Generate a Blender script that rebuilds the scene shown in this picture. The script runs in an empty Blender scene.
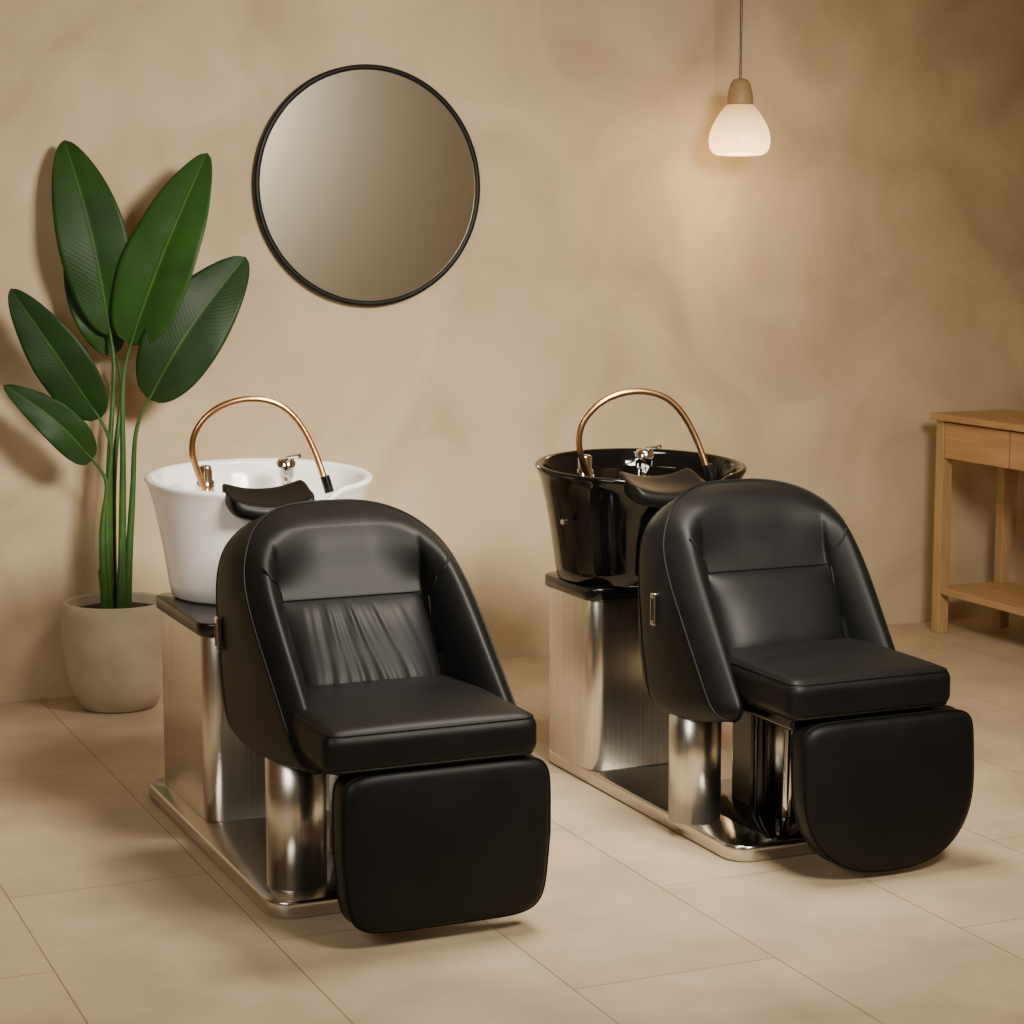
import bpy, bmesh, math, random
from mathutils import Vector, Matrix
random.seed(3)
S=bpy.context.scene
COL=S.collection
# ------------------------------------------------------------------ materials
def mat(name,color,rough=.5,metal=0,**k):
    m=bpy.data.materials.new(name); m.use_nodes=True
    b=m.node_tree.nodes["Principled BSDF"]
    b.inputs["Base Color"].default_value=(*color,1)
    b.inputs["Roughness"].default_value=rough
    b.inputs["Metallic"].default_value=metal
    for kk,v in k.items(): b.inputs[kk.replace("_"," ")].default_value=v
    return m
def nd(m,t,**k):
    n=m.node_tree.nodes.new(t)
    for a,v in k.items(): setattr(n,a,v)
    return n
def lk(m,a,b): m.node_tree.links.new(a,b)
def bsdf(m): return m.node_tree.nodes["Principled BSDF"]
def mottled(m,c1,c2,scale,detail=8,dist=0.0,stretch=(1,1,1),rough=None,bump=0,bscale=None,bdist=.01):
    tc=nd(m,"ShaderNodeTexCoord"); mp=nd(m,"ShaderNodeMapping"); mp.inputs["Scale"].default_value=stretch
    lk(m,tc.outputs["Object"],mp.inputs["Vector"])
    n=nd(m,"ShaderNodeTexNoise"); n.inputs["Scale"].default_value=scale; n.inputs["Detail"].default_value=detail
    n.inputs["Distortion"].default_value=dist
    lk(m,mp.outputs[0],n.inputs["Vector"])
    r=nd(m,"ShaderNodeValToRGB"); r.color_ramp.elements[0].position=.3; r.color_ramp.elements[1].position=.7
    r.color_ramp.elements[0].color=(*c1,1); r.color_ramp.elements[1].color=(*c2,1)
    lk(m,n.outputs["Fac"],r.inputs["Fac"]); lk(m,r.outputs[0],bsdf(m).inputs["Base Color"])
    if rough:
        mr=nd(m,"ShaderNodeMapRange"); mr.inputs["To Min"].default_value=rough[0]; mr.inputs["To Max"].default_value=rough[1]
        lk(m,n.outputs["Fac"],mr.inputs["Value"]); lk(m,mr.outputs[0],bsdf(m).inputs["Roughness"])
    if bump:
        n2=nd(m,"ShaderNodeTexNoise"); n2.inputs["Scale"].default_value=bscale; n2.inputs["Detail"].default_value=6
        lk(m,mp.outputs[0],n2.inputs["Vector"])
        bp=nd(m,"ShaderNodeBump"); bp.inputs["Strength"].default_value=bump; bp.inputs["Distance"].default_value=bdist
        lk(m,n2.outputs["Fac"],bp.inputs["Height"]); lk(m,bp.outputs[0],bsdf(m).inputs["Normal"])
    return r
M_wall=mat("plaster",(.6,.46,.3),.85)
mottled(M_wall,(.435,.335,.21),(.615,.49,.325),2.0,13,1.0,bump=.42,bscale=7,bdist=.015)
M_ceil=mat("ceiling_paint",(.48,.39,.28),.9)
M_leather=mat("black_leather",(.004,.004,.004),.5,Specular_IOR_Level=.22)
mottled(M_leather,(.0026,.0028,.0031),(.0042,.0044,.0047),9,4,rough=(.44,.53),bump=.12,bscale=420,bdist=.002)
M_pipe=mat("leather_piping",(.003,.003,.0033),.5,Specular_IOR_Level=.2)
M_blackgloss=mat("black_gloss_ceramic",(.0025,.0025,.0025),.06)
M_neck=mat("neck_rubber",(.003,.003,.003),.42,Specular_IOR_Level=.22)
M_white=mat("white_ceramic",(.88,.87,.85),.12)
M_steel=mat("brushed_steel",(.72,.69,.64),.38,1)
mottled(M_steel,(.56,.535,.49),(.72,.69,.64),3,6,stretch=(60,60,1.0),rough=(.25,.33))
M_steel2=mat("steel_trim",(.62,.59,.54),.20,1)
M_chrome=mat("chrome",(.85,.84,.82),.08,1)
M_copper=mat("copper_hose",(.62,.35,.16),.28,1)
tc=nd(M_copper,"ShaderNodeTexCoord"); wv=nd(M_copper,"ShaderNodeTexNoise"); wv.inputs["Scale"].default_value=180
lk(M_copper,tc.outputs["Object"],wv.inputs["Vector"]); bp=nd(M_copper,"ShaderNodeBump"); bp.inputs["Strength"].default_value=.15
bp.inputs["Distance"].default_value=.002
lk(M_copper,wv.outputs["Fac"],bp.inputs["Height"]); lk(M_copper,bp.outputs[0],bsdf(M_copper).inputs["Normal"])
M_blackmat=mat("black_satin",(.004,.004,.004),.22)
M_frame=mat("mirror_frame_black",(.003,.003,.003),.45,Specular_IOR_Level=.25)
M_mirror=mat("mirror_glass",(.60,.545,.43),.20,1)
M_wood=mat("oak",(.45,.27,.12),.5)
mottled(M_wood,(.38,.23,.108),(.50,.32,.16),5,8,1.2,stretch=(5,.6,5),bump=.08,bscale=20,bdist=.003)
M_woodv=mat("oak_vertical",(.45,.27,.12),.5)
mottled(M_woodv,(.38,.23,.108),(.50,.32,.16),5,8,1.2,stretch=(6,6,.6),bump=.08,bscale=20,bdist=.003)
M_pot=mat("concrete_pot",(.45,.38,.3),.85)
mottled(M_pot,(.38,.32,.245),(.49,.42,.33),7,8,bump=.2,bscale=40,bdist=.003)
M_soil=mat("soil",(.02,.013,.008),.95)
M_stem=mat("plant_stem",(.03,.10,.02),.45)
mottled(M_stem,(.015,.065,.009),(.042,.12,.02),8)
M_cap=mat("lamp_wood_cap",(.38,.25,.13),.5)
M_glow=mat("lamp_opal_glass",(.45,.34,.2),.3)
tc=nd(M_glow,"ShaderNodeTexCoord"); sp=nd(M_glow,"ShaderNodeSeparateXYZ"); lk(M_glow,tc.outputs["Object"],sp.inputs[0])
mr=nd(M_glow,"ShaderNodeMapRange"); mr.inputs["From Min"].default_value=2.13; mr.inputs["From Max"].default_value=1.99
mr.inputs["To Min"].default_value=1.2; mr.inputs["To Max"].default_value=4.5
lk(M_glow,sp.outputs["Z"],mr.inputs["Value"]); lk(M_glow,mr.outputs[0],bsdf(M_glow).inputs["Emission Strength"])
bsdf(M_glow).inputs["Emission Color"].default_value=(1,.56,.22,1)
# leaf
def leafmat(name,col,rib):
    M=mat(name,(.02,.09,.02),.52,Specular_IOR_Level=.3)
    uv=nd(M,"ShaderNodeUVMap"); sp=nd(M,"ShaderNodeSeparateXYZ"); lk(M,uv.outputs[0],sp.inputs[0])
    ab=nd(M,"ShaderNodeMath",operation="ABSOLUTE"); lk(M,sp.outputs["X"],ab.inputs[0])
    m1=nd(M,"ShaderNodeMath",operation="MULTIPLY_ADD"); lk(M,ab.outputs[0],m1.inputs[0]); m1.inputs[1].default_value=-.16
    lk(M,sp.outputs["Y"],m1.inputs[2])
    m2=nd(M,"ShaderNodeMath",operation="MULTIPLY"); lk(M,m1.outputs[0],m2.inputs[0]); m2.inputs[1].default_value=230
    m3=nd(M,"ShaderNodeMath",operation="SINE"); lk(M,m2.outputs[0],m3.inputs[0])
    bp=nd(M,"ShaderNodeBump"); bp.inputs["Strength"].default_value=.06; bp.inputs["Distance"].default_value=.0025
    lk(M,m3.outputs[0],bp.inputs["Height"]); lk(M,bp.outputs[0],bsdf(M).inputs["Normal"])
    rp=nd(M,"ShaderNodeValToRGB"); e=rp.color_ramp.elements
    e[0].position=.0; e[0].color=(*rib,1); e[1].position=.04; e[1].color=(*col,1)
    lk(M,ab.outputs[0],rp.inputs[0])
    mx=nd(M,"ShaderNodeMixRGB"); mx.blend_type="MULTIPLY"; mx.inputs[0].default_value=.12
    mr=nd(M,"ShaderNodeMapRange"); mr.inputs["From Min"].default_value=-1; mr.inputs["To Min"].default_value=.6; mr.inputs["To Max"].default_value=1.3
    lk(M,m3.outputs[0],mr.inputs["Value"]); lk(M,rp.outputs[0],mx.inputs[1]); lk(M,mr.outputs[0],mx.inputs[2])
    tc=nd(M,"ShaderNodeTexCoord"); nn=nd(M,"ShaderNodeTexNoise"); nn.inputs["Scale"].default_value=6; lk(M,tc.outputs["Object"],nn.inputs["Vector"])
    m4=nd(M,"ShaderNodeMapRange"); m4.inputs["From Min"].default_value=.3; m4.inputs["From Max"].default_value=.7; m4.inputs["To Min"].default_value=.75; m4.inputs["To Max"].default_value=1.25
    lk(M,nn.outputs["Fac"],m4.inputs["Value"])
    mx2=nd(M,"ShaderNodeMixRGB"); mx2.blend_type="MULTIPLY"; mx2.inputs[0].default_value=1
    lk(M,mx.outputs[0],mx2.inputs[1]); lk(M,m4.outputs[0],mx2.inputs[2]); lk(M,mx2.outputs[0],bsdf(M).inputs["Base Color"])
    return M
L_dark=leafmat("leaf_dark",(.0085,.036,.0055),(.045,.12,.018))
L_mid=leafmat("leaf_mid",(.012,.048,.007),(.05,.13,.02))
L_light=leafmat("leaf_light",(.020,.070,.010),(.07,.17,.025))
# floor tiles
M_floor=mat("stone_tile",(.55,.43,.3),.5)
tc=nd(M_floor,"ShaderNodeTexCoord"); sp=nd(M_floor,"ShaderNodeSeparateXYZ"); cb=nd(M_floor,"ShaderNodeCombineXYZ")
lk(M_floor,tc.outputs["Object"],sp.inputs[0])
ay=nd(M_floor,"ShaderNodeMath",operation="ADD"); lk(M_floor,sp.outputs["Y"],ay.inputs[0]); ay.inputs[1].default_value=-.59+1.145*4
ax=nd(M_floor,"ShaderNodeMath",operation="ADD"); lk(M_floor,sp.outputs["X"],ax.inputs[0]); ax.inputs[1].default_value=-.366+.513*6
lk(M_floor,ay.outputs[0],cb.inputs[0]); lk(M_floor,ax.outputs[0],cb.inputs[1])
bk=nd(M_floor,"ShaderNodeTexBrick"); bk.offset=.5; bk.offset_frequency=2
bk.inputs["Scale"].default_value=1; bk.inputs["Mortar Size"].default_value=.002; bk.inputs["Mortar Smooth"].default_value=.3
bk.inputs["Brick Width"].default_value=1.145; bk.inputs["Row Height"].default_value=.513; bk.inputs["Bias"].default_value=0
bk.inputs["Color1"].default_value=(.465,.36,.24,1); bk.inputs["Color2"].default_value=(.495,.385,.26,1); bk.inputs["Mortar"].default_value=(.24,.17,.10,1)
lk(M_floor,cb.outputs[0],bk.inputs["Vector"])
nz=nd(M_floor,"ShaderNodeTexNoise"); nz.inputs["Scale"].default_value=3.2; nz.inputs["Detail"].default_value=10; nz.inputs["Roughness"].default_value=.6
lk(M_floor,tc.outputs["Object"],nz.inputs["Vector"])
mr=nd(M_floor,"ShaderNodeMapRange"); mr.inputs["From Min"].default_value=.3; mr.inputs["From Max"].default_value=.7
mr.inputs["To Min"].default_value=.78; mr.inputs["To Max"].default_value=1.13
lk(M_floor,nz.outputs["Fac"],mr.inputs["Value"])
mx=nd(M_floor,"ShaderNodeMixRGB"); mx.blend_type="MULTIPLY"; mx.inputs[0].default_value=1
lk(M_floor,bk.outputs["Color"],mx.inputs[1]); lk(M_floor,mr.outputs[0],mx.inputs[2]); lk(M_floor,mx.outputs[0],bsdf(M_floor).inputs["Base Color"])
bp=nd(M_floor,"ShaderNodeBump"); bp.inputs["Strength"].default_value=.5; bp.inputs["Distance"].default_value=.002; bp.invert=True
lk(M_floor,bk.outputs["Fac"],bp.inputs["Height"]); lk(M_floor,bp.outputs[0],bsdf(M_floor).inputs["Normal"])
mr=nd(M_floor,"ShaderNodeMapRange"); mr.inputs["To Min"].default_value=.38; mr.inputs["To Max"].default_value=.62
lk(M_floor,nz.outputs["Fac"],mr.inputs["Value"]); lk(M_floor,mr.outputs[0],bsdf(M_floor).inputs["Roughness"])

# ------------------------------------------------------------------ helpers
def empty(name,loc):
    o=bpy.data.objects.new(name,None); o.location=loc; COL.objects.link(o); return o
def obj(name,verts,faces,m,parent=None,smooth=True,uvs=None):
    me=bpy.data.meshes.new(name); me.from_pydata([tuple(v) for v in verts],[],faces)
    me.materials.append(m)
    bm=bmesh.new(); bm.from_mesh(me); bmesh.ops.recalc_face_normals(bm,faces=bm.faces); bm.to_mesh(me); bm.free()
    if uvs:
        ul=me.uv_layers.new(name="UVMap")
        for l in me.loops: ul.data[l.index].uv=uvs[l.vertex_index]
    for p in me.polygons: p.use_smooth=smooth
    o=bpy.data.objects.new(name,me); COL.objects.link(o)
    if parent: o.parent=parent
    return o
def box(name,lo,hi,m,parent=None,bev=0,seg=3):
    bm=bmesh.new(); bmesh.ops.create_cube(bm,size=1)
    for v in bm.verts: v.co=Vector([(lo[i]+hi[i])/2+v.co[i]*(hi[i]-lo[i]) for i in range(3)])
    if bev: bmesh.ops.bevel(bm,geom=bm.edges[:],offset=bev,segments=seg,profile=.5,affect='EDGES')
    me=bpy.data.meshes.new(name); bm.to_mesh(me); bm.free(); me.materials.append(m)
    o=bpy.data.objects.new(name,me); COL.objects.link(o)
    if parent: o.parent=parent
    return o
def loops(name,rings,m,parent=None,cap0=True,cap1=True,smooth=True):
    N=len(rings[0]); V=[]; F=[]
    for r in rings: V+=r
    for k in range(len(rings)-1):
        for i in range(N):
            j=(i+1)%N; F.append((k*N+i,k*N+j,(k+1)*N+j,(k+1)*N+i))
    if cap0:
        c=sum((Vector(p) for p in rings[0]),Vector())/N; V.append(c); ci=len(V)-1
        for i in range(N): F.append((i,(i+1)%N,ci))
    if cap1:
        c=sum((Vector(p) for p in rings[-1]),Vector())/N; V.append(c); ci=len(V)-1; b=(len(rings)-1)*N
        for i in range(N): F.append((b+i,b+(i+1)%N,ci))
    return obj(name,V,F,m,parent,smooth)
def lathe(name,prof,c,m,parent=None,N=64,cap0=True,cap1=True,sx=1,sy=1):
    rings=[[Vector((c[0]+sx*r*math.cos(2*math.pi*i/N),c[1]+sy*r*math.sin(2*math.pi*i/N),c[2]+z)) for i in range(N)] for r,z in prof]
    return loops(name,rings,m,parent,cap0,cap1)
def tube(name,pts,rad,m,parent=None,cyc=False,kind='NURBS',radii=None):
    cu=bpy.data.curves.new(name,'CURVE'); cu.dimensions='3D'; cu.bevel_depth=rad; cu.bevel_resolution=6; cu.resolution_u=12; cu.use_fill_caps=True
    sp=cu.splines.new(kind); sp.points.add(len(pts)-1)
    for i,p in enumerate(pts):
        sp.points[i].co=(*p,1)
        if radii: sp.points[i].radius=radii[i]
    if kind=='NURBS': sp.order_u=4; sp.use_endpoint_u=not cyc
    sp.use_cyclic_u=cyc
    cu.materials.append(m)
    o=bpy.data.objects.new(name,cu); COL.objects.link(o)
    if parent: o.parent=parent
    return o
def sstep(a,b,x):
    t=max(0,min(1,(x-a)/(b-a))); return t*t*(3-2*t)
def lerp(a,b,t): return a+(b-a)*t
def pw(x,pts):
    if x<=pts[0][0]: return pts[0][1]
    for (a,va),(b,vb) in zip(pts,pts[1:]):
        if x<=b: return lerp(va,vb,(x-a)/(b-a))
    return pts[-1][1]
def rbox(name,c,h,r,m,parent=None,crown=0,n=26,fn=None):
    V=[];F=[];idx={}
    def warp(t): return math.sin(t*math.pi/2)
    def vid(p):
        key=tuple(round(a,5) for a in p)
        if key in idx: return idx[key]
        P=[p[i]*h[i] for i in range(3)]
        q=[max(-(h[i]-r),min(h[i]-r,P[i])) for i in range(3)]
        d=Vector([P[i]-q[i] for i in range(3)])
        if d.length>1e-9: d=d.normalized()*r
        Q=Vector(q)+d
        cx=max(0,1-abs(p[0])**3)*max(0,1-abs(p[1])**3)
        if p[2]>0: Q.z+=crown*cx*p[2]
        if fn: Q=fn(Q)
        V.append(Q+Vector(c)); idx[key]=len(V)-1; return idx[key]
    for ax in range(3):
        for s in (-1,1):
            a,b=[i for i in range(3) if i!=ax]
            for i in range(n):
                for j in range(n):
                    q=[]
                    for di,dj in ((0,0),(1,0),(1,1),(0,1)):
                        p=[0,0,0]; p[ax]=s; p[a]=warp(-1+2*(i+di)/n); p[b]=warp(-1+2*(j+dj)/n); q.append(vid(p))
                    F.append(q)
    return obj(name,V,F,m,parent)
def radial(inside,c,N,rmax=1.0):
    out=[]
    for i in range(N):
        a=2*math.pi*i/N; d=(math.cos(a),math.sin(a)); lo,hi=0,rmax
        for _ in range(30):
            mid=(lo+hi)/2
            if inside(c[0]+d[0]*mid,c[1]+d[1]*mid): lo=mid
            else: hi=mid
        out.append((c[0]+d[0]*lo,c[1]+d[1]*lo))
    return out

# ------------------------------------------------------------------ room
YW=7.40; XR=5.62; XL=-1.6; YF=-0.6; H=3.0
box("floor",(XL-.1,YF-.1,-.1),(XR+.1,YW+.1,0),M_floor)
box("ceiling",(XL-.1,YF-.1,H),(XR+.1,YW+.1,H+.1),M_ceil)
box("wall_back",(XL-.1,YW,0),(XR+.1,YW+.1,H),M_wall)
box("wall_right",(XR,YF,0),(XR+.1,YW,H),M_wall)
box("wall_left",(XL-.1,YF,0),(XL,YW,H),M_wall)
box("wall_front",(XL,YF-.1,0),(XR,YF,H),M_wall)

# ------------------------------------------------------------------ chairs
def chair(ax,white,P):
    E=empty("salon_shampoo_chair",(ax,5.0,0))
    Y=lambda y:y-5.0
    hwL,hwR=P['bl'],P['br']; y0,y1=Y(P['by0']),Y(P['by1'])
    def rrect(x0,x1,ya,yb,r,z,n=8):
        pts=[]
        for cx,cy,a0 in ((x1-r,yb-r,0),(x0+r,yb-r,90),(x0+r,ya+r,180),(x1-r,ya+r,270)):
            for i in range(n+1):
                a=math.radians(a0+90*i/n); pts.append(Vector((cx+r*math.cos(a),cy+r*math.sin(a),z)))
        return pts
    def plate(name,x0,x1,ya,yb,r,z0,z1,b,m):
        R=[rrect(x0+b,x1-b,ya+b,yb-b,r-b,z0),rrect(x0,x1,ya,yb,r,z0+b),rrect(x0,x1,ya,yb,r,z1-b),
           rrect(x0+b*.3,x1-b*.3,ya+b*.3,yb-b*.3,r-b*.3,z1-b*.3),rrect(x0+b,x1-b,ya+b,yb-b,r-b,z1)]
        return loops(name,R,m,E)
    plate("base_steel_plate",hwL,hwR,y0,y1,.07,.0,.045,.006,M_steel2)
    if not white:
        plate("base_black_mat",hwL+.13,hwR-.02,y0+.02,y0+.62,.055,.04,.049,.002,M_blackgloss)
    cx0,cx1=P['cx0'],P['cx1']; cy0,cy1=Y(P['cy0']),Y(P['cy1'])
    plate("pedestal_column",cx0,cx1,cy0,cy1,.05,.045,.565,.003,M_steel)
    plate("pedestal_top_plate",cx0-.012,cx1+.012,cy0-.012,cy1+.012,.055,.565,.603,.005,M_blackmat)
    for i,(px,py,pr) in enumerate(P['posts']):
        lathe("support_post_%d"%(i+1),[(pr,.0),(pr,.40)],(px,Y(py),.045),M_steel,E,40)
    box("lift_mechanism",(-.05,Y(4.98),.045),(.03,Y(5.10),.40),M_blackmat,E,.01)
    box("seat_frame",(-.2,Y(4.52),.385),(.2,Y(5.15),.44),M_blackmat,E,.01)
    tube("hydraulic_rod",[(.0,Y(4.88),.05),(.02,Y(4.9),.4)],.014,M_chrome,E,kind='POLY')
    tube("hydraulic_rod_b",[(-.05,Y(4.93),.05),(-.05,Y(4.93),.4)],.018,M_blackmat,E,kind='POLY')
    # --- backrest tub
    ztop=P['ztop']; hw=P['hw']; zb=P['zb']; ya=P['ya']; sl=P['sl']; z0=.66
    def inside(x,z):
        if z>z0: return (abs(x)/hw)**2.9+((z-z0)/(ztop-z0))**2.9<1
        w=hw-.006*((z0-z)/(z0-zb))
        return (abs(x)/w)**14+((z0-z)/(z0-zb))**14<1
    plane=lambda z: Y(ya+sl*(z-.45))
    ytop=ya+sl*(ztop-.45)
    lum=lambda z: Y(pw(z,[(.36,4.84),(.53,4.895),(.725,P['yl']),(.90,lerp(P['yl'],ytop,.72)),(ztop,ytop+.03)]))
    N=300; c=(0,.70)
    out=radial(inside,c,N)
    def surf(x,z,rho):
        a=plane(z); b=max(lum(z),a-.01)
        up=sstep(.74,.92,z)
        t=max(0,min(1,(abs(x)-.196)/.068))
        wl=1-math.sqrt(max(0,1-(1-t)**2))
        wu=1-sstep(.06,.27,abs(x))
        w=lerp(wl,wu,up)
        y=lerp(a,b,w)
        y-=.018*math.exp(-((abs(x)-.25)/.03)**2)*(1-sstep(.78,.92,z))
        y-=.010*math.exp(-((z-(ztop-.08))/.06)**2)
        if rho>.82: y+=.062*((rho-.82)/.18)**2.4
        return y
    rings=[]
    rh=[.02,.06]+[.1+.7*i/70 for i in range(71)]+[.82,.84,.86,.88,.9,.915,.93,.945,.96,.972,.984,.993,1.0]
    for rho in rh:
        rings.append([Vector((c[0]+(p[0]-c[0])*rho,surf(c[0]+(p[0]-c[0])*rho,c[1]+(p[1]-c[1])*rho,rho),c[1]+(p[1]-c[1])*rho)) for p in out])
    front=rings[-1]
    T=16
    for k in range(1,T+1):
        t=k/T; ring=[]
        for p,f in zip(out,front):
            x,z=p
            yb=Y(pw(z,[(zb,P['yb0']),(.52,P['yb0']+.04),(.70,P['yb0']+.04),(.85,P['yb0']+.04),(ztop,P['yb0']+.03)]))
            low=1-sstep(zb,zb+.20,z)
            e=math.sin(math.pi*min(1,t))
            eb=math.sin(math.pi*.5*min(1,t*1.35)) if t<.74 else 1-.35*((t-.74)/.26)**2
            xx=x*(1+.035*e)
            zz=z-low*P['sag']*eb - (sstep(.8,ztop,z))*.02*t
            s=1-.03*max(0,(t-.75)/.25)**2
            yy=lerp(f.y,yb,t)
            ring.append(Vector((c[0]+(xx-c[0])*s,yy,c[1]+(zz-c[1])*s)))
        rings.append(ring)
    last=rings[-1]
    for s,dy in ((.985,.006),(.96,.014),(.92,.024),(.86,.034),(.7,.048),(.45,.06),(.2,.065)):
        rings.append([Vector((v.x*s,v.y+dy,c[1]+(v.z-c[1])*s)) for v in last])
    loops("backrest_tub",rings,M_leather,E)
    tube("backrest_piping",[Vector(p) for p in rings[len(rh)-1][::2]],.0036,M_pipe,E,cyc=True)
    bo=rings[len(rh)-1+T-2]
    tube("backrest_rear_piping",[v*1.0 for v in bo[::2]],.003,M_pipe,E,cyc=True)
    def onsurf(x,z): return Vector((x,surf(x,z,.5)-.0005,z))
    for s in (-1,1):
        key=[(.250,ztop-.125),(.230,ztop-.155),(.214,.78),(.198,.725),(.196,.66),(.196,.6),(.196,.53)]
        pts=[]
        for (x1,z1),(x2,z2) in zip(key,key[1:]):
            for i in range(6): pts.append(onsurf(s*lerp(x1,x2,i/6),lerp(z1,z2,i/6)))
        tube("bolster_seam_%s"%('l' if s<0 else 'r'),pts,.003,M_pipe,E)
    tube("lumbar_seam",[onsurf(-.196+.392*i/20,.727) for i in range(21)],.003,M_pipe,E)
    nx,nz=170,54; V=[];F=[]
    hwl=.197
    for j in range(nz+1):
        for i in range(nx+1):
            a=-1+2*i/nx; b=-1+2*j/nz
            a=math.sin(a*math.pi/2); b=math.sin(b*math.pi/2)
            x=a*hwl; z=.613+b*.112
            bul=(max(0,1-abs(a)**3.6)**.5)*(max(0,1-abs(b)**3)**.5)
            y=lum(z)+.006-.060*bul
            if P['wrinkle']:
                u=a*10+b*1.1*math.sin(a*3+.6)+.3*math.sin(b*2.5)
                w=(math.sin(u*1.9)+.5*math.sin(u*3.4+1)+.3*math.sin(u*5.3+b*2))
                env=math.exp(-((a+.1)/.7)**2)*(.4+.6*abs(b+.05)**.9)*(1-abs(b)**10)
                y+=.0045*w*env*bul
            V.append((x,y,z))
    for j in range(nz):
        for i in range(nx):
            q=j*(nx+1)+i; F.append((q,q+1,q+nx+2,q+nx+1))
    obj("lumbar_cushion",V,F,M_leather,E)
    cxs,hws,yf,yb=P['seat']
    sh=P['sh']
    rbox("seat_cushion",(cxs,Y((yf+yb)/2),.533-sh),(hws,(yb-yf)/2,sh),.034,M_leather,E,crown=.012)
    for nm,zz,rr in (("seat_piping_top",.523,.0),("seat_piping_bottom",.543-2*sh,.0)):
        pts=rrect(cxs-hws+.009,cxs+hws-.009,Y(yf)+.009,Y(yb)-.009,.03,zz,4)
        tube(nm,pts,.0032,M_pipe,E,cyc=True,kind='POLY')
    # --- footrest
    fc,fh,ft,fb,fy=P['foot']
    zc=.5*(ft+fb) if not P['round'] else .27
    def inf(x,z):
        if z>=zc: return (abs(x)/(fh))**8+((z-zc)/(ft-zc))**8<1
        if P['round']: return (abs(x)/fh)**2.5+((zc-z)/(zc-fb))**2.5<1
        return (abs(x)/(fh-.018*((zc-z)/(zc-fb))))**7+((zc-z)/(zc-fb))**7<1
    fo=radial(inf,(0,zc),160)
    def fring(s,dy):
        R=[]
        for x,z in fo:
            X=x*s; Z=zc+(z-zc)*s
            R.append(Vector((fc+X,Y(fy)+dy-.16*(ft-Z)*P['ftilt'],Z)))
        return R
    th=P['fth']
    R=[fring(.2,-.008),fring(.5,-.006),fring(.75,-.003),fring(.88,0),fring(.94,.003),fring(.97,.008),fring(.99,.016),fring(1,.026),
       fring(1,th-.026),fring(.99,th-.016),fring(.97,th-.008),fring(.93,th-.002),fring(.85,th),fring(.5,th)]
    loops("footrest",R,M_leather,E)
    tube("footrest_piping",[v for v in fring(.995,.018)][::1],.0034,M_pipe,E,cyc=True)
    tube("footrest_piping_back",[v for v in fring(.995,th-.018)][::1],.0034,M_pipe,E,cyc=True)
    for s in (-.12,.12):
        tube("footrest_arm_%d"%(1 if s<0 else 2),[(fc+s,Y(fy)+.05,.30),(fc+s,Y(fy)+.2,.40),(s,Y(4.75),.41)],.012,M_blackmat,E,kind='POLY')
    for s in P['handles']:
        x=s*(hw*1.035+.006)
        box("recline_handle_%s"%('l' if s<0 else 'r'),(x-.008,Y(P['hy'])-.012,.585),(x+.008,Y(P['hy'])+.012,.675),M_chrome,E,.004)
        box("handle_slot_%s"%('l' if s<0 else 'r'),(x-.0095,Y(P['hy'])-.004,.60),(x+.0095,Y(P['hy'])+.004,.66),M_blackmat,E)
    # --- basin
    Mb=M_white if white else M_blackgloss
    bx,byc=P['bx'],Y(P['byc']); NB=120; bs=P['bs']
    def rimz(a):
        f=math.sin(a)
        dz=.018*f-.008
        dd=(a-1.5*math.pi)
        dz-=.055*math.exp(-(dd/.42)**4)
        return dz
    prof=[(.18,.603,0),(.226,.603,0),(.239,.612,0),(.245,.65,.02),(.258,.75,.25),(.275,.85,.6),(.289,.915,.9),(.296,.935,1),(.301,.945,1),(.3035,.952,1),(.301,.958,1),(.294,.960,1),(.285,.957,1),(.277,.945,1),(.266,.90,.85),(.245,.83,.5),(.20,.765,.15),(.13,.735,0),(.05,.728,0),(.03,.722,0)]
    R=[]
    for rr,z,w in prof:
        R.append([Vector((bx+rr*math.cos(2*math.pi*i/NB)*bs,byc+rr*.98*math.sin(2*math.pi*i/NB),z+w*rimz(2*math.pi*i/NB))) for i in range(NB)])
    loops("wash_basin",R,Mb,E)
    lathe("basin_drain",[(.03,0),(.03,.006),(.022,.008)],(bx,byc,.722),M_chrome,E,24)
    # neck rest pad over the front dip
    R=[]; na,nb=50,32; nxx=bx+P['nx']
    for i in range(na+1):
        t=math.sin((-1+2*i/na)*math.pi/2)
        x=nxx+t*.125
        zc2=.900+.026*abs(t)**2.2
        k=(max(0.0,1-abs(t)**18))**.5
        ring=[]
        for j in range(nb):
            a=2*math.pi*j/nb
            ca,sa=math.cos(a),math.sin(a)
            ca=math.copysign(abs(ca)**.6,ca); sa=math.copysign(abs(sa)**.6,sa)
            ring.append(Vector((x,byc-.262+.070*k*ca+.012*t*t,zc2+.028*k*sa+.022*k*ca-.012*k*(1-ca*ca))))
        R.append(ring)
    loops("neck_rest",R,M_neck,E)
    # hose
    hx=P['hx']; hk=P['hk']
    hs=[(-.135,.915),(-.155,.955),(-.187,1.02),(-.178,1.10),(-.115,1.165),(-.015,1.19),(.082,1.165),(.143,1.08),(.170,1.0),(.184,.945)]
    hp=[Vector((hx+x*hk,byc-.03-.12*i/9,z)) for i,(x,z) in enumerate(hs)]
    tube("shower_hose",hp,.0098,M_copper,E)
    lathe("hose_connector",[(.013,0),(.016,.004),(.016,.03),(.012,.034),(.012,.05)],(hp[0].x,hp[0].y,.875),M_copper,E,24)
    lathe("hose_valve",[(.016,.0),(.028,.0),(.028,.07),(.021,.078),(.021,.112),(.012,.118)],(hp[0].x+.015,hp[0].y+.06,.865),M_chrome,E,28)
    tube("hose_elbow",[hp[0]+Vector((.01,.05,-.01)),hp[0]+Vector((0,0,-.01))],.011,M_chrome,E,kind='POLY')
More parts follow.
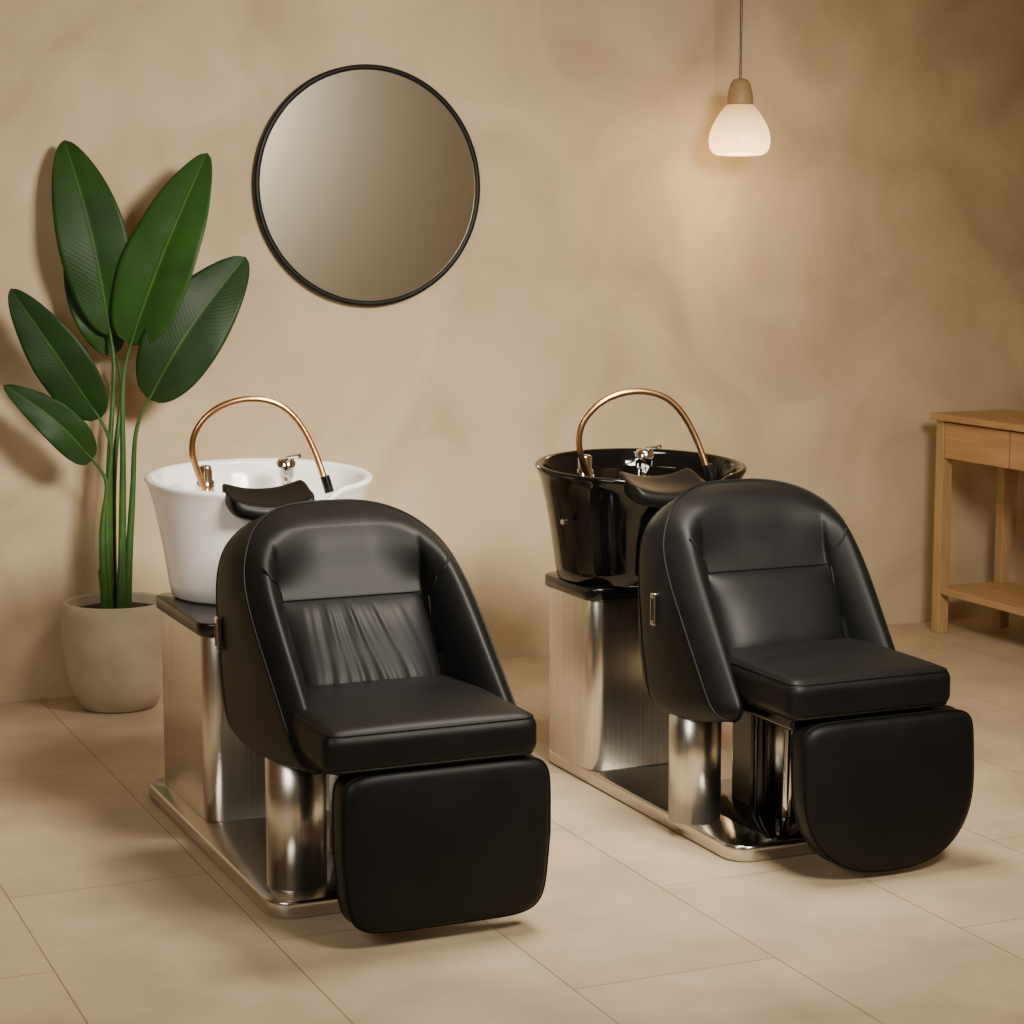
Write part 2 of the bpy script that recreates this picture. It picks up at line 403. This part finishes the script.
    tube("spray_head",[hp[-1]+Vector((0,0,.012)),hp[-1]+Vector((.006,-.004,-.012)),hp[-1]+Vector((.012,-.006,-.035))],.014,M_blackmat,E,kind='POLY')
    tx=P['tx']
    lathe("mixer_body",[(.030,0),(.030,.012),(.022,.018),(.022,.055),(.029,.06),(.029,.105),(.022,.113),(.006,.115)],(tx,byc+.10,.870),M_chrome,E,28)
    tube("mixer_lever",[(tx,byc+.10,.98),(tx,byc+.08,.988),(tx+.02,byc+.03,.998)],.0065,M_chrome,E,kind='POLY')
    tube("mixer_spout",[(tx,byc+.10,.90),(tx-.015,byc+.05,.905),(tx-.025,byc+.02,.885)],.011,M_chrome,E)
    lathe("mixer_shelf",[(.05,0),(.05,.02),(.045,.024)],(tx+.01,byc+.115,.85),Mb,E,28)
    if not white:
        tube("basin_overflow_cap",[(bx-.27*bs,byc-.09,.80),(bx-.284*bs,byc-.095,.80)],.008,M_chrome,E,kind='POLY')
    return E
PL=dict(bl=-.322,br=.29,by0=4.72,by1=6.00,cx0=-.275,cx1=.2,cy0=5.46,cy1=5.98,posts=[(-.210,4.87,.075),(.06,4.93,.07),(-.12,5.12,.04)],
  ztop=.950,hw=.300,zb=.400,ya=4.56,sl=1.19,yl=5.045,yb0=5.24,sag=.048,seat=(-.020,.266,4.40,4.99),sh=.052,foot=(.020,.262,.428,.042,4.41),ftilt=0,fth=.1,round=False,
  handles=(-1,),hy=5.17,bx=.012,byc=5.88,bs=1.10,wrinkle=True,nx=-.05,hx=-.022,hk=1,tx=.125)
PR=dict(bl=-.275,br=.23,by0=4.68,by1=5.91,cx0=-.280,cx1=.18,cy0=5.54,cy1=5.88,posts=[(-.232,4.98,.072),(.05,4.98,.07)],
  ztop=.953,hw=.314,zb=.375,ya=4.73,sl=.74,yl=5.005,yb0=5.15,sag=.048,seat=(.000,.246,4.45,5.0),sh=.054,foot=(.048,.260,.420,.018,4.44),ftilt=.4,fth=.09,round=True,
  handles=(-1,1),hy=5.04,bx=-.038,byc=5.70,bs=1.09,wrinkle=False,nx=-.055,hx=-.085,hk=1.06,tx=.025)
chair(1.75,True,PL)
chair(2.957,False,PR)

# ------------------------------------------------------------------ mirror
E=empty("round_wall_mirror",(2.645,YW,1.82))
rm=.439
R=[]
for rr,dy in ((rm-.02,0),(rm,0),(rm,-.038),(rm-.004,-.042),(rm-.015,-.042),(rm-.019,-.038),(rm-.019,-.020)):
    R.append([Vector((rr*math.cos(2*math.pi*i/160),dy,rr*math.sin(2*math.pi*i/160))) for i in range(160)])
loops("mirror_frame",R,M_frame,E,cap0=False,cap1=False)
R=[[Vector((rr*math.cos(2*math.pi*i/160),dy,rr*math.sin(2*math.pi*i/160))) for i in range(160)] for rr,dy in ((rm-.012,-.004),(rm-.012,-.034),(.2,-.034))]
loops("mirror_glass",R,M_mirror,E,smooth=False)

# ------------------------------------------------------------------ pendant lamp
E=empty("pendant_lamp",(4.035,7.08,-.014))
lathe("glass_shade",[(.03,2.152),(.048,2.146),(.062,2.132),(.082,2.105),(.102,2.07),(.113,2.04),(.117,2.01),(.113,1.983),(.102,1.965),(.085,1.957),(.05,1.954)],(0,0,0),M_glow,E,64)
lathe("wooden_cap",[(.050,2.140),(.050,2.16),(.047,2.19),(.038,2.222),(.026,2.239),(.012,2.243)],(0,0,0),M_cap,E,48)
tube("cord",[(0,0,2.235),(0,0,H+.014)],.0045,M_blackmat,E,kind='POLY')
lathe("ceiling_rose",[(.05,-.03),(.055,-.02),(.055,0)],(0,0,H+.014),M_blackmat,E,32)

# ------------------------------------------------------------------ console table
E=empty("console_table",(5.05,5.6,0))
L=1.6; W=.36; TZ=.915
box("table_top",(-.02,-.02,TZ-.028),(W+.02,L+.02,TZ),M_wood,E,.004)
for i,(x,y) in enumerate(((0,L-.05),(W-.05,L-.05),(0,0),(W-.05,0))):
    box("leg_%d"%(i+1),(x,y,0),(x+.05,y+.05,TZ-.028),M_woodv,E,.004)
ap=.185
box("apron_end_far",(.05,L-.045,TZ-ap),(W-.05,L-.02,TZ-.028),M_wood,E,.002)
box("apron_end_near",(.05,.02,TZ-ap),(W-.05,.045,TZ-.028),M_wood,E,.002)
box("apron_back",(W-.04,.05,TZ-ap),(W-.015,L-.05,TZ-.028),M_wood,E,.002)
box("drawer_case",(.03,.05,TZ-ap),(W-.05,L-.05,TZ-.035),M_wood,E,.002)
dl=.435
ye=L-.05
for i in range(3):
    box("drawer_front_%d"%(i+1),(.004,ye-(i+1)*dl+.004,TZ-ap+.003),(.03,ye-i*dl-.004,TZ-.036),M_wood,E,.003)
box("front_rail_end",(.006,.05,TZ-ap+.003),(.03,ye-3*dl,TZ-.036),M_wood,E,.002)
box("lower_shelf",(.006,.02,.165),(W-.006,L-.02,.195),M_wood,E,.003)

# ------------------------------------------------------------------ plant
E=empty("potted_bird_of_paradise",(1.627,7.185,0))
PX=1.13
lathe("plant_pot",[(.08,.0),(.105,.0),(.118,.008),(.140,.06),(.155,.12),(.165,.20),(.168,.28),(.166,.34),(.162,.372),(.157,.377),(.150,.377),(.146,.37),(.146,.33),(.12,.32)],(0,0,0),M_pot,E,80,sx=PX,sy=PX)
lathe("soil",[(.147,.34),(.10,.352),(.04,.355)],(0,0,0),M_soil,E,40,sx=PX,sy=PX)
def leaf(i,base,tip,hw,root,bend=.05,roll=0.0,fold=.25,p=.86,m=None,curve=0.0):
    base=Vector(base); tip=Vector(tip); d=(tip-base); Ln=d.length; d.normalize()
    n0=Vector((-.40,-.91,.15)); n=(n0-d*n0.dot(d)).normalized()
    s=d.cross(n).normalized()
    q=Matrix.Rotation(roll,3,d); n=q@n; s=q@s
    V=[];F=[];U=[]; nl,nw=64,16
    for a in range(nl+1):
        t=a/nl
        w=hw*(math.sin(math.pi*t**p)**.55)*(1-.10*t) if 0<t<1 else 0
        w=max(w,.0015)
        cen=base+d*(Ln*t)+n*(bend*math.sin(math.pi*t)-bend*.9*t*t)+s*(curve*math.sin(math.pi*t))
        for b in range(nw+1):
            f=-1+2*b/nw
            rip=.0035*math.sin(t*17+f*2+i*1.7)*abs(f)**2
            V.append(cen+s*(f*w)+n*(fold*abs(f)*w*(1-.5*abs(f))+rip)); U.append((f,t))
    for a in range(nl):
        for b in range(nw):
            q0=a*(nw+1)+b; F.append((q0,q0+1,q0+nw+2,q0+nw+1))
    o=obj("leaf_%d"%i,V,F,m,E,uvs=U)
    md=o.modifiers.new("thick","SOLIDIFY"); md.thickness=.0015
    root=Vector(root)
    k=base-root
    pts=[root,root+Vector((k.x*.12,k.y*.12,k.z*.3)),root+Vector((k.x*.40,k.y*.4,k.z*.62)),base-d*.10,base,base+d*Ln*.2+n*bend*.5+s*curve*.5]
    tube("stem_%d"%i,pts,.0085,M_stem,E,radii=[1.9,1.6,1.15,.8,.6,.25])
leaf(1,(.01,.03,1.30),(-.125,.07,1.965),.125,(-.02,.02,.34),.05,.1,p=.95,m=L_mid,curve=.02)
leaf(2,(.065,-.03,1.27),(.31,-.10,1.93),.138,(.015,-.02,.34),.06,-.2,p=.74,m=L_light,curve=.02)
leaf(3,(.12,-.05,1.08),(.45,-.12,1.57),.135,(.035,-.01,.34),.05,.1,p=.84,m=L_dark,curve=-.015)
leaf(4,(-.05,-.04,1.02),(-.345,-.05,1.455),.10,(-.03,-.02,.34),.05,-.1,p=.82,m=L_dark,curve=.015)
leaf(5,(-.085,-.06,.88),(-.37,-.08,1.14),.07,(-.045,-.03,.34),.04,.1,p=.72,m=L_dark,curve=.02)
leaf(6,(.035,.08,1.23),(-.11,.10,1.58),.085,(-.0,.05,.34),.03,.2,m=L_mid)
for i,(x,y,h) in enumerate(((.01,-.04,.60),(.05,.02,.54),(-.05,0,.49))):
    tube("sheath_%d"%i,[(x*.6,y*.6,.34),(x,y,.46),(x*1.1,y,h)],.016,M_stem,E,radii=[1,.9,.3])

# ------------------------------------------------------------------ lights
def area(name,loc,tgt,size,power,color,sy=None,spread=None):
    l=bpy.data.lights.new(name,'AREA'); l.energy=power; l.color=color; l.size=size
    if sy: l.shape='RECTANGLE'; l.size_y=sy
    if spread: l.spread=math.radians(spread)
    o=bpy.data.objects.new(name,l); COL.objects.link(o); o.location=loc
    o.rotation_euler=(Vector(tgt)-Vector(loc)).to_track_quat('-Z','Y').to_euler(); return o
area("key_softbox",(2.6,2.3,2.82),(2.40,7.0,.9),1.0,94,(1,.91,.76),spread=76)
area("fill_softbox",(-1.0,2.6,2.5),(2.2,5.6,.4),1.4,26,(1,.93,.82),spread=110)
area("overhead_fill",(2.6,4.8,2.95),(2.6,4.8,0),.8,50,(1,.90,.75),spread=116)  # added overhead area light, no real fixture; gives contact shadows
area("mirror_view_fill",(1.2,1.0,2.9),(4.6,-.6,1.4),.6,30,(1,.92,.80),spread=125)  # added light with no fixture, brightens the front wall reflected in the mirror
pl=bpy.data.lights.new("pendant_bulb",'POINT'); pl.energy=6.5; pl.color=(1,.68,.35); pl.shadow_soft_size=.08
o=bpy.data.objects.new("pendant_bulb",pl); COL.objects.link(o); o.location=(4.035,7.08,1.83)
w=bpy.data.worlds.new("world"); S.world=w; w.use_nodes=True
w.node_tree.nodes["Background"].inputs[0].default_value=(1,.85,.65,1); w.node_tree.nodes["Background"].inputs[1].default_value=.3

# ------------------------------------------------------------------ camera
f=2100; th=math.atan((512-230)/f); yaw=math.atan((512+413)/(f/math.cos(th)))
cd=bpy.data.cameras.new("camera"); cd.sensor_width=36; cd.lens=36*f/1024
co=bpy.data.objects.new("camera",cd); COL.objects.link(co); co.location=(0,0,1.66)
co.rotation_euler=(math.pi/2-th,0,-yaw); S.camera=co
